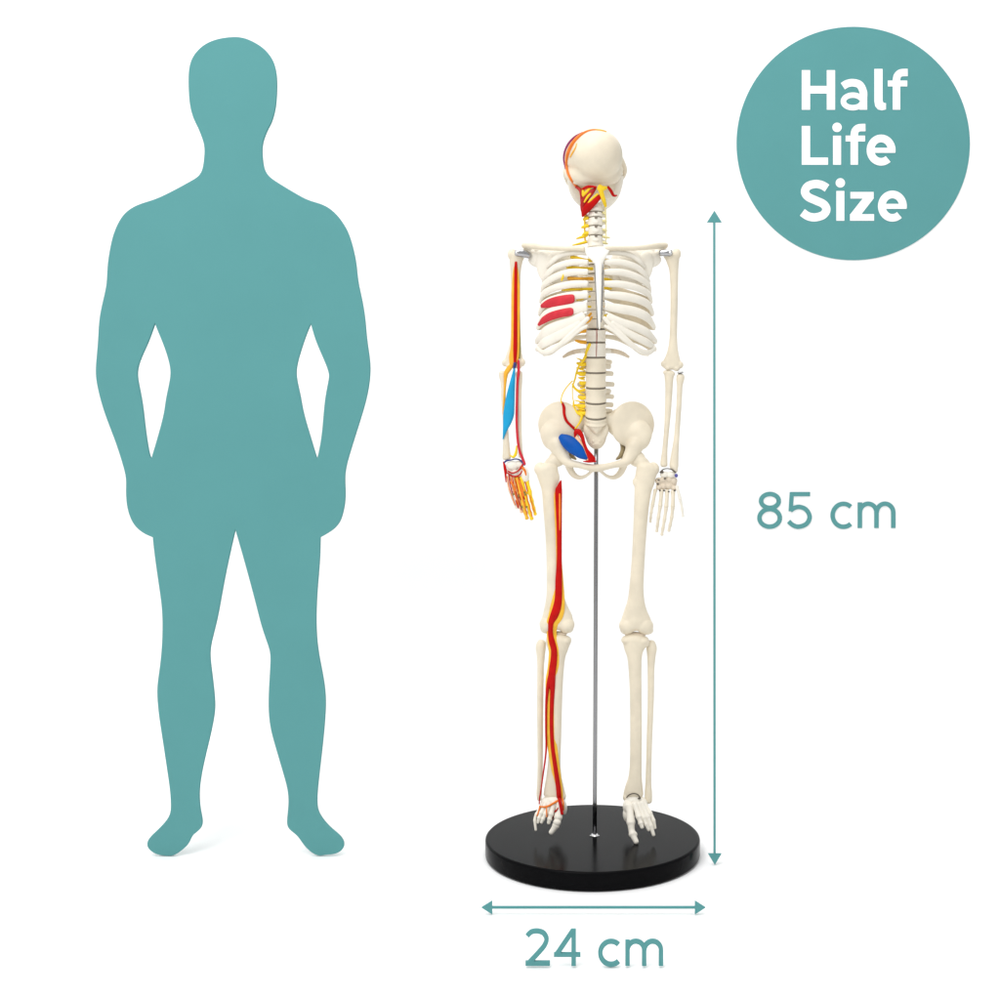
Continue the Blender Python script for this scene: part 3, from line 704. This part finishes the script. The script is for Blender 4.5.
for X in (lambda x: x, mx):
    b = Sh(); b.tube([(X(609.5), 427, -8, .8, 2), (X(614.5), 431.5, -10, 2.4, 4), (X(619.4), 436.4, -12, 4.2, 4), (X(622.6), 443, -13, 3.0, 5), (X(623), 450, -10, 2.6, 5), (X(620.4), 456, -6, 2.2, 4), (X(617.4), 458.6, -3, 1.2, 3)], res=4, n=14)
    b.build('pelvic_shade', PELV_SHADE, pelvis)  # dark strip standing in for shade inside the pelvic brim
# pelvic vessels, bladder-blue muscle
tp = tree(pelvis, sac)
b = Sh(); b.tube([(561.4, 437, 7, 3.6, 3), (565.4, 440, 9, 6.2, 4), (571, 444.4, 11, 7.6, 4.6), (577, 449.6, 13, 6.8, 4.4), (582, 454.6, 14.5, 4.8, 3.6), (586.6, 458.4, 15.5, 1.8, 2)], res=6, n=20); b.build('muscle', BLUE, pelvis)
b = Sh(); b.tube([(574.4, 434, 10, .8, 1.4), (577.4, 439, 11, 2.6, 1.8), (581, 446, 12.5, 3.0, 1.8), (585.4, 453, 14.5, 2.4, 1.6), (589, 459, 15.5, 3.4, 1.6)], res=5); b.build('tendon', PEACH, pelvis)
b = Sh()
b.tube(lay(tp, [(561.8, 402, .9), (563.8, 407, 1.5), (564.2, 414, 1.4), (566.4, 420.6, 1.4), (571.4, 426, 1.3), (576, 430, 1.5)], .8, 4), res=1)
b.tube([(575.2, 436.6, 11, 1.2, 1.4), (575.8, 432.6, 11, 2.2, 1.8), (578.4, 431.6, 11.4, 2.8, 1.9), (581.8, 436, 12.4, 2.2, 1.9), (584, 443, 13.6, 1.6, 1.8), (586.6, 450, 15, 1.8, 1.8), (590, 456, 16, 3.2, 2), (592.2, 460.4, 16.4, 4.0, 1.8)], res=5)
b.tube([(583.4, 461.4, 16, .5, 1), (589, 461.6, 16.4, 1.2, 1.2), (595.6, 461.2, 16.4, .9, 1.2)], res=3)
b.build('artery', RED, pelvis)

# ---- legs
femR = bone('femur', [(647.5, 468, 2, 11.2, 7.5), (645.8, 475, 2, 10.6, 7), (644.2, 483, 2, 10.2, 6.4), (642.8, 492, 2, 8.6, 6.2), (641.2, 510, 2, 7.5, 6.2), (639.6, 535, 2, 6.9, 6), (638.2, 560, 2, 6.7, 6), (636.6, 585, 2, 7.2, 6), (636, 600, 2, 8.6, 6.4), (635.6, 611, 2, 11.8, 6.8), (635.8, 619, 2, 15, 7.2), (636, 625, 2, 16.4, 7.4)],
            [(653.4, 469, 1, 6, 7, 6), (642, 462, 0, 8.4, 5.6, 6, 28), (637, 459, -2, 8.6, 8, 7), (635.4, 482, 3, 3.0, 4.4, 3.6), (627.6, 625.6, 2.4, 8.8, 8.2, 7.6), (644.8, 626, 2.4, 8.8, 8, 7.6), (626.4, 630, 1, 6.4, 4.6, 6), (646.6, 630.4, 1, 7, 4.4, 6), (636, 621, 2, 12, 9, 8)], smooth=26)
femL = bone('femur', [(546.6, 469, 2, 11.4, 7.5), (548, 476, 2, 10.8, 7), (549, 484, 2, 9.2, 6.4), (549.4, 492, 2, 7.6, 6.2), (550.6, 510, 2, 7.4, 6.2), (552.4, 535, 2, 7.2, 6), (553.4, 560, 2, 7.0, 6), (554, 585, 2, 7.4, 6), (555.2, 598, 2, 9.4, 6.4), (556.2, 609, 2, 12.6, 6.8), (557, 617, 2, 15.6, 7.2), (557.2, 624, 2, 16.6, 7.4)],
            [(540.4, 469, 1, 6.4, 7, 6), (552, 462, 0, 8.4, 5.6, 6, -28), (557, 459, -2, 8.6, 8, 7), (556.4, 478, 2, 3.2, 8, 4), (548, 624.2, 2.4, 8.6, 8.4, 7.6), (566, 624.6, 2.4, 8.8, 8, 7.6), (546.6, 629, 1, 6.4, 4.6, 6), (566.6, 629, 1, 7, 4.4, 6), (557, 620, 2, 12, 9, 8)], smooth=26)
tibR = bone('tibia', [(635, 639.5, 2, 13.2, 7.5), (634.8, 643.5, 2, 12.6, 7.4), (634.2, 649.5, 2, 10, 7), (634.6, 658, 2, 7.4, 6.4), (635.2, 675, 2, 6.4, 6), (635.8, 700, 2, 6.0, 5.8), (636, 730, 2, 6.0, 5.6), (635.8, 760, 2, 6.1, 5.6), (635.2, 776, 2, 6.8, 5.8), (634, 787, 2, 9, 6.2), (633.4, 794, 2, 10.2, 6.4)],
            [(627.4, 640, 2, 6.4, 4.6, 7), (643, 640.6, 2, 6.4, 4.6, 7), (646, 643, 0, 4, 4, 5), (626.4, 797, 2, 3.8, 4.4, 5), (635, 639, 1, 13.4, 2.6, 7)], smooth=14)
fibR = bone('fibula', [(651.0, 643.5, -3, 4.6, 4.4), (651.6, 648.5, -3, 5.4, 4.6), (651.4, 656, -3, 4.4, 3.8), (651, 670, -3, 3.5, 3.4), (650.8, 700, -2, 3.2, 3.2), (649.4, 740, -1, 2.9, 3), (648.8, 765, 0, 2.9, 3), (648.4, 782, 0, 3.1, 3.2), (648.4, 793, 1, 3.8, 3.6), (648.6, 801, 1, 3.6, 3.4)])
tibL = bone('tibia', [(558.6, 639.5, 2, 13, 7.5), (558.2, 643.5, 2, 12.4, 7.4), (558, 649.5, 2, 10.2, 7), (557.4, 658, 2, 8.0, 6.4), (556.6, 675, 2, 7.0, 6), (556, 700, 2, 6.4, 5.8), (555.4, 730, 2, 6.2, 5.6), (554.4, 760, 2, 6.4, 5.6), (554, 776, 2, 7.8, 5.8), (554.2, 787, 2, 10, 6.2), (554.4, 794, 2, 11.2, 6.4)],
            [(551.6, 640, 2, 6, 4.6, 7), (566, 640.4, 2, 5.6, 4.8, 7), (562.6, 796, 2, 3.6, 5, 5), (558.6, 638.8, 1, 13, 2.6, 7)], smooth=14)
fibL = bone('fibula', [(541.6, 643, -3, 4.6, 4.4), (540.8, 647.5, -3, 5.2, 4.6), (540.8, 656, -3, 4.2, 3.8), (540.6, 670, -3, 3.4, 3.4), (540.2, 700, -2, 3.3, 3.2), (540.2, 740, -1, 2.9, 3), (540.2, 765, 0, 2.7, 3), (539.6, 782, 0, 2.6, 3), (539.2, 793, 1, 2.8, 3.2), (539.2, 799, 1, 2.4, 3)])
# knee spacers
b = Sh(); b.tube([(626, 634.4, 0, 1.4, 4), (635, 634.0, 0, 2.4, 4.6), (645, 634.4, 0, 1.3, 4)], res=2); b.build('knee_spacer', BONED, femR)
b = Sh(); b.tube([(549, 633.8, 0, 1.4, 4), (558, 633.4, 0, 2.4, 4.6), (566, 633.8, 0, 1.3, 4)], res=2); b.build('knee_spacer', BONED, femL)

# leg vessels
tf = tree(femL, tibL)
band = [(560.8, 481, .9), (559.6, 486, 2.4), (558.6, 492, 3.6), (558.9, 510, 3.1), (559.3, 535, 2.6), (559.3, 560, 2.6), (558.8, 580, 3.4), (558.4, 598, 3.7), (556.8, 608, 4.2), (554, 616, 4.1), (551.2, 622, 3.0), (550.5, 628, 2.5), (550.6, 635, 2.6), (552, 642, 3.1), (554, 650, 3.1), (553.8, 660, 3.4), (552.4, 670, 3.6), (551.6, 679, 3.4), (551.8, 686, 2.6), (552.2, 692, 1.8)]
def flatten(pts, f, lo=1.0): return [(x, y, r_, max(lo, r_ * f)) for x, y, r_ in pts]
b = Sh(); b.tube(lay(tf, flatten([(556.6, 490, 1.2), (556.9, 500, 3.6), (557.2, 515, 4.2), (557.7, 535, 3.8), (557.9, 560, 4.0), (558.2, 580, 5.2), (558.4, 598, 6.3), (557.4, 608, 7.3), (555.6, 616, 7.3), (552.8, 622, 6.2), (551.8, 628, 5.2), (551.8, 635, 5.0), (552.8, 642, 5.4), (554.2, 650, 5.4), (554, 660, 5.6), (553.2, 670, 5.9), (551.8, 680, 6.2), (551.2, 692, 5.8), (551, 710, 5.2), (551.2, 730, 5.2), (552.2, 745, 5.0), (554.6, 762, 4.6), (557, 778, 4.2), (559, 790, 3.8), (560.5, 799, 2.8)], .25), -.2, dmin=6.6), res=1, n=16)
b.build('nerve', LEGN, femL)
b = Sh(); b.tube(lay(tf, flatten(band, .6), 1.3, dmin=7.6), res=1, n=16)
b.tube(lay(tf, flatten([(553, 672, 2.6), (552.8, 682, 2.5), (552.4, 692, 2.3), (551.8, 705, 2.1), (551.5, 725, 2.0), (552.4, 745, 1.9), (554.6, 762, 2.1), (557, 778, 2.3), (558.6, 790, 2.5), (559.2, 798, 2.4), (560.4, 803, 2.0)], .7), 1.2), res=1, n=12)
b.tube(lay(tf, flatten([(551.6, 671, 2.4), (549.4, 680, 2.3), (547.4, 690, 1.7), (546.2, 706, 1.2), (546, 730, 1.0), (546.3, 745, 1.0), (545.4, 758, .9), (543, 775, .8), (541, 790, .75), (539.6, 798, .7), (539.2, 804, .7)], .9, .6), 1.3, dmin=7.0), res=1, n=10)
b.build('artery', RED, femL)
b = Sh(); b.tube(lay(tf, flatten([(559.6, 494, 1.0), (559.8, 510, 1.1), (559.8, 530, .5)], .8, .5), 3.0, dmin=7.6), res=1, n=8)
b.build('vessel_highlight', ORANGE, femL)

# ---- feet hang with the toes pointing down
def toe(pts, r_, parent, m=BONEW, knob=1.0):
    q = crom(pts, 6); n = len(q) - 1
    b = Sh(); cuts = (0, .45, .72, 1.0)
    for a0, a1 in zip(cuts, cuts[1:]):
        A, B_ = q[round(a0 * n)], q[round(a1 * n)]; M_ = q[round((a0 + a1) / 2 * n)]
        f = (1 - .28 * a0) * 1.16
        b.tube([(*A, r_ * f), (*M_, r_ * f * .8), (*B_, r_ * f * (.98 if a1 < 1 else .7))], res=4, n=14)
    return b.build('toe', m, parent, voxel=.4, smooth=1)
b = Sh()
b.ball(633.5, 800, 3, 9.4, 6, 8).ball(629, 806, 5, 6.4, 8, 8).ball(636, 806, 6, 7, 8, 7).ball(642, 805, 4, 6, 8, 6).ball(627.4, 814, 5, 4.6, 8, 6).ball(630, 812, -8, 7, 7, 12)
footR = b.build('foot', BONEW, root, voxel=.5, smooth=3)
for pts, r_ in (([(629.6, 806, 10), (630.6, 818, 16), (632, 832, 21), (636.4, 842, 26)], 4.0), ([(634.6, 804, 11), (638, 814, 16), (640.4, 822, 19), (642.2, 827.4, 21)], 2.9),
                ([(638.6, 804, 10), (642.6, 815, 15), (645.8, 823, 18), (648.8, 830, 20)], 2.6), ([(641.4, 803, 9), (646.2, 814, 14), (650.2, 824, 18), (653.6, 835, 21)], 2.7), ([(643.4, 803, 7), (648.6, 811, 11), (652.8, 819, 14), (655, 828, 16)], 2.4)):
    toe(pts, r_, footR)
b = Sh(); b.ball(633, 834.4, 22, 4.4, 3.4, 3.4); b.build('toe_joint', BONEW, footR)
b = Sh(); b.tube([(626.6, 797.6, 8, .5), (629.6, 794.6, 9.4, .55), (634, 793.6, 9.8, .55), (638, 794.8, 9.6, .55), (640.4, 798.4, 9, .7)], res=4, n=8); b.ball(639.2, 798.4, 9.5, 1.6, .9, .8); b.build('ankle_gap', GAP, footR)
b = Sh()
b.ball(554, 800, 3, 9.6, 5.6, 8).ball(547, 803, 3, 6.6, 6.6, 7).ball(553, 806, 5, 7, 7, 7).ball(561, 806, 4, 5.4, 8.6, 7).ball(564, 808, 0, 3.2, 7, 6).ball(556, 812, -8, 7, 6, 12)
footL = b.build('foot', BONEW, root, voxel=.5, smooth=3)
for pts, r_ in (([(559.6, 804, 9), (558.6, 814, 13), (556.6, 824, 16), (551, 832.6, 18)], 3.9), ([(554, 803, 9), (551.6, 812, 13), (549.8, 818, 15), (548.6, 823, 16)], 2.7),
                ([(549.8, 803, 8), (546.4, 812, 12), (543.4, 818, 14), (541.4, 822.6, 15)], 2.4), ([(546, 803, 7), (542.4, 811, 11), (539.6, 817, 13), (538, 822.6, 14)], 2.3), ([(542, 805, 6), (537.6, 813, 9), (535, 819, 11), (535.8, 830, 14)], 1.9)):
    toe(pts, r_, footL)
b = Sh(); b.ball(557, 822.4, 17, 3.9, 3.6, 3.4); b.build('toe_joint', BONEW, footL)
tfo = tree(footL, *[o for o in footL.children])
b = Sh(); b.tube(lay(tfo, [(539.4, 806.4, .8), (544, 807, .9), (549, 805.8, 1.0), (554, 803, 1.1), (558.6, 800.4, 1.2)], .7, 10), res=1, n=8)
b.tube(lay(tfo, [(546.4, 806.6, .6), (546.6, 812, .7), (546.8, 817, .5)], .5, 10), res=1, n=8); b.tube(lay(tfo, [(539.8, 807, .8), (538.6, 812, .9), (537, 816, .6)], .5, 10), res=1, n=8)
b.tube(lay(tfo, [(562, 797, .8), (563, 803, 1.2), (563.6, 810, .8)], .6, 10), res=1, n=8)
b.build('nerve', ORANGE, footL)
b = Sh(); b.tube(lay(tfo, [(559.4, 799, 1.9), (560.4, 804, 1.7), (561.4, 809, 1.8), (562, 813.6, 1.7)], .8, 10), res=1, n=10)
b.tube(lay(tfo, [(558, 808, .5), (555.6, 811.6, .9), (553.6, 815, 1.2), (552.2, 819, .8)], .8, 12), res=1, n=8)
b.build('artery', RED, footL)

# ---- neck muscles, nerves along the spine
b = Sh(); b.tube([(600.4, 196, 9, 2.0, 1.6), (595.4, 200, 9.6, 3.6, 2.2), (589.4, 205.4, 9, 4.2, 2.4), (584.8, 211.6, 6, 3.4, 2.2), (582.6, 216, 4.4, 1.2, 1.2)], res=5); b.build('muscle', RED, skull)
b = Sh(); b.tube([(595.4, 188.4, 9, 1.3, 1.5), (590.6, 193.2, 9.6, 3.0, 2), (586, 198.4, 8, 3.2, 2), (583, 204.4, 5.6, 2.8, 1.8), (582, 211, 4, 1.3, 1.3)], res=5)
b.tube([(576, 187, 0, 1.2), (580, 190, 3, 1.6), (581.4, 196, 4, 1.5), (581.8, 206, 4, 1.3), (582.4, 214, 4, 1)], res=4)
b.build('muscle', mat('deep_red_paint', (.42, .012, .01), .45, spec=.3, var=.15), skull)
b = Sh(); b.tube([(608, 187, 6, 1.3), (611, 191, 5, 1.6), (613.6, 195.4, 3, 1.4), (617, 195.4, 0, .6)], res=4).tube([(583, 189, 8, 1.2), (588, 186.6, 11, 1.4), (596, 187, 12, 1.0)], res=4); b.build('artery', RED, skull)
b = Sh()
b.tube([(592.6, 191.6, 10.4, .9), (588, 196.4, 10.4, 1.2), (584.4, 202, 8, .9)], res=4).tube([(597.6, 194, 11, 1.0), (591, 200, 11, 1.1), (586, 206, 9, .8)], res=4)
b.tube([(583.2, 190.6, 7, 1.4), (583.6, 194.6, 7, 1.9), (584, 197.6, 6, .9)], res=3)
b.tube([(590.6, 187.8, 10, 1.0), (586, 192.6, 10, 1.5), (583.6, 196, 8, 1)], res=3)
b.tube([(599, 187.4, 12, 3.2, 2), (602, 188.4, 12, 3.0, 2), (606, 187.8, 10, 1.6)], res=4)
b.tube([(600.4, 189, 12, 2.6, 2), (602, 195, 10, 2.4, 2), (604, 201, 8, 2, 1.6), (605.6, 206, 5, 1.4)], res=4)
b.build('nerve', YEL, skull)

def blob(b, pts, **kw): b.tube(pts, res=3, n=10, **kw)
b = Sh()      # neck, model's painted side
for y, xl, r_ in ((218.6, 583.6, 1.8), (226.4, 582, 1.9), (234, 583, 2.0)):
    blob(b, [(587.6, y - .6, 2, r_), (585, y, 2, r_), (xl, y + 1.0, 0, r_ * .6)])
blob(b, [(587, 235.4, 2, 1.4), (582, 237, 0, 1.5), (576.6, 238.6, -4, .7)])
blob(b, [(586, 242, 2, 1.5), (580, 243.6, 2, 1.3), (572.6, 245.2, 0, .6)])
b.tube([(585, 214, 0, 1.0), (584.6, 226, 0, .9), (585, 240, 0, .9)], res=4, n=8)
b.build('nerve', YEL, root)
b = Sh()      # neck, other side, paler
for y, xr in ((213, 605.8), (221, 606.4), (230, 606.6), (237, 609.6), (243, 607.6)):
    blob(b, [(603, y - .4, 1, 1.3), (605, y, 0, 1.5), (xr, y + .8, -1, .8)])
b.tube([(605, 206, 2, 1.0), (606, 220, 0, .7), (606, 240, 0, .7)], res=4, n=8)
b.build('nerve', PALEY, root)
# intercostal nerves, painted side
for i, (x0, y0, x1, y1, r_) in enumerate([(573, 251.6, 587, 253, 1.3), (571, 257, 592, 260.4, 1.5), (567, 267, 592.6, 268.8, 1.5), (568, 278.4, 592.8, 278.8, 1.6), (562, 289.4, 592, 289.2, 1.4), (577, 299.6, 590, 296.6, 1.1), (580, 307.6, 590.6, 306.8, 1.0)]):
    dd = lambda x, y: front(x, y) - 4
    xm, ym = (x0 + x1) / 2, (y0 + y1) / 2
    b = Sh(); b.tube([(x0, y0, dd(x0, y0), r_ * 1.1, 1), (x0 + 5, y0 + (y1 - y0) * .2, dd(x0 + 5, y0), r_ * 1.1, 1.1), (xm, ym, dd(xm, ym), r_ * .8, 1), (x1 - 5, y1 - .2, dd(x1 - 5, y1) - 4, r_ * 1.0, 1), (x1, y1, dd(x1, y1) - 8, r_ * 1.2, 1)], res=4, n=10, ref='up')
    b.build('intercostal_nerve', YEL if i not in (3,) else AMBER, root)
b = Sh(); b.tube([(563.4, 274.6, 26, .7), (562.6, 278, 26, 1.2), (561.6, 280.4, 25, .9)], res=3); b.build('intercostal_nerve', YEL, root)
for y in (260.5, 269.8, 279.2, 288.4, 297, 307, 316):
    b = Sh(); b.tube([(604.6, y - .4, 20, 1.2, 1), (607.6, y, 20, 1.5, 1.2), (611.5, y + .5, 18, .8, .8)], res=3, n=10, ref='up')
    b.build('intercostal_nerve', AMBER if y in (297, 307) else YEL, root)
b = Sh()      # lower thoracic roots, painted side
for pts in ([(591, 313.4, 12, 1.2), (586.4, 318, 12, 1.4), (579, 320.6, 10, .8)], [(586, 331, 4, 1.7), (581, 331.6, 3, 1.6), (576, 331, 0, .9)], [(586, 342.4, 4, 1.9), (580.6, 341.8, 2, 1.9), (575.6, 340.6, -2, 1.0)], [(592, 317, 14, 1.0), (588, 322, 13, 1.2), (583, 323, 12, .8)]):
    blob(b, pts)
b.build('nerve', AMBER, root)
b = Sh()      # lumbar plexus, painted side
b.tube(lay(tl, [(590, 344, 1.6, 1.1), (587.6, 350, 1.9, 1.2), (585.8, 356, 1.6, 1.2)], .2, 10), res=1)
b.tube([(585.8, 356, 6, 1.6), (582.6, 361.6, 3, 1.3), (579, 366, 0, 1.1), (576.6, 372, -2, .9), (575, 379, -2, .9), (572.6, 386, -2, .7)], res=4, n=10)
b.tube([(572.4, 381, -2, .6), (567.6, 386, 0, .6), (563, 393, 3, .6), (561, 400, 5, .6), (561.6, 403, 5.6, .7)], res=4, n=8)
b.tube([(572.6, 384, -2, .9), (574.6, 388, -2, 1.1), (579, 391, -1, 1.4), (584.6, 389.6, 1, 1.6)], res=4, n=10)
for y, xl in ((364.4, 577.4), (374, 577), (383.4, 580), (398, 578.6), (406.4, 575.4), (413.6, 574.4)):
    blob(b, [(585.6, y - .4, 1, 1.9), (582, y, 0, 2.3), (xl, y - 1.2, -3, 1.3)])
    blob(b, [(584.4, y + 3.4, -1, 1.0), (580.6, y + 4.2, -2, 1.2), (xl + 1.6, y + 3.6, -4, .6)])
    b.tube([(584.6, y - 3.6, 1, .7), (580.8, y - 4.6, 0, .8), (xl - .6, y - 6.2, -3, .45)], res=3, n=8)
b.tube([(573.6, 401, -3, .7), (574, 408, -2, 1.2), (577.6, 413, 0, 1.4), (581.6, 415.4, 2, 1.5), (580.8, 420, 4, 1.1), (578.4, 424.6, 6, .9), (575.4, 428.4, 8, .8)], res=5, n=10)
b.tube([(572.4, 386, -2, .5), (572.6, 396, -3, .45), (573.6, 402, -3, .5)], res=4, n=8)
b.build('nerve', YEL, root)

# ---- red intercostal muscles
for pts in ([(541.8, 306, 2.2), (547, 304, 4.2), (555, 301.8, 5.0), (564, 300, 5.0), (571.5, 298.8, 4.6), (573.6, 298.6, 3.8)],
            [(539, 324.6, 1.6), (543, 320.6, 3.6), (550, 316.6, 4.2), (560, 313.6, 4.2), (569.5, 311.9, 4.2), (572.4, 311.6, 3.4)]):
    b = Sh(); b.tube([(x, y, front(x, y) + 2.0, r_, 1.5) for x, y, r_ in pts], res=6, n=20, ref='up')
    b.build('intercostal_muscle', CRIM, root)

# ------------------------------------------------------------------ camera
cam = bpy.data.cameras.new('camera'); co = bpy.data.objects.new('camera', cam); col.objects.link(co)
co.location = EYE; co.rotation_euler = (math.radians(90), 0, 0)
cam.sensor_width = 36; cam.lens = 36 * CAM / (1000 * S)
cam.shift_x = (500 - CX) / 1000; cam.shift_y = -(500 - CY) / 1000
cam.clip_start = .01; cam.clip_end = 50
sc.camera = co

# ------------------------------------------------------------------ light: a white studio tent with a soft key from the upper left
w = bpy.data.worlds.new('World'); sc.world = w; w.use_nodes = True
w.node_tree.nodes['Background'].inputs['Color'].default_value = (1, 1, 1, 1)
w.node_tree.nodes['Background'].inputs['Strength'].default_value = .64
def area(name, loc, target, size, power):
    l = bpy.data.lights.new(name, 'AREA'); l.shape = 'SQUARE'; l.size = size; l.energy = power
    o = bpy.data.objects.new(name, l); col.objects.link(o); o.location = loc
    o.rotation_euler = (Vector(target) - Vector(loc)).to_track_quat('-Z', 'Y').to_euler()
area('softbox_key', (-.9, -1.5, 2.1), (0, 0, .4), 1.4, 27)
area('softbox_top', (-.2, .0, 2.3), (0, 0.1, 0), 1.4, 6)
area('backdrop_fill', (-.1, -.5, 2.5), (-.1, .66, .5), 1.6, 16)  # added lamp out of view, lifts the backdrop to white
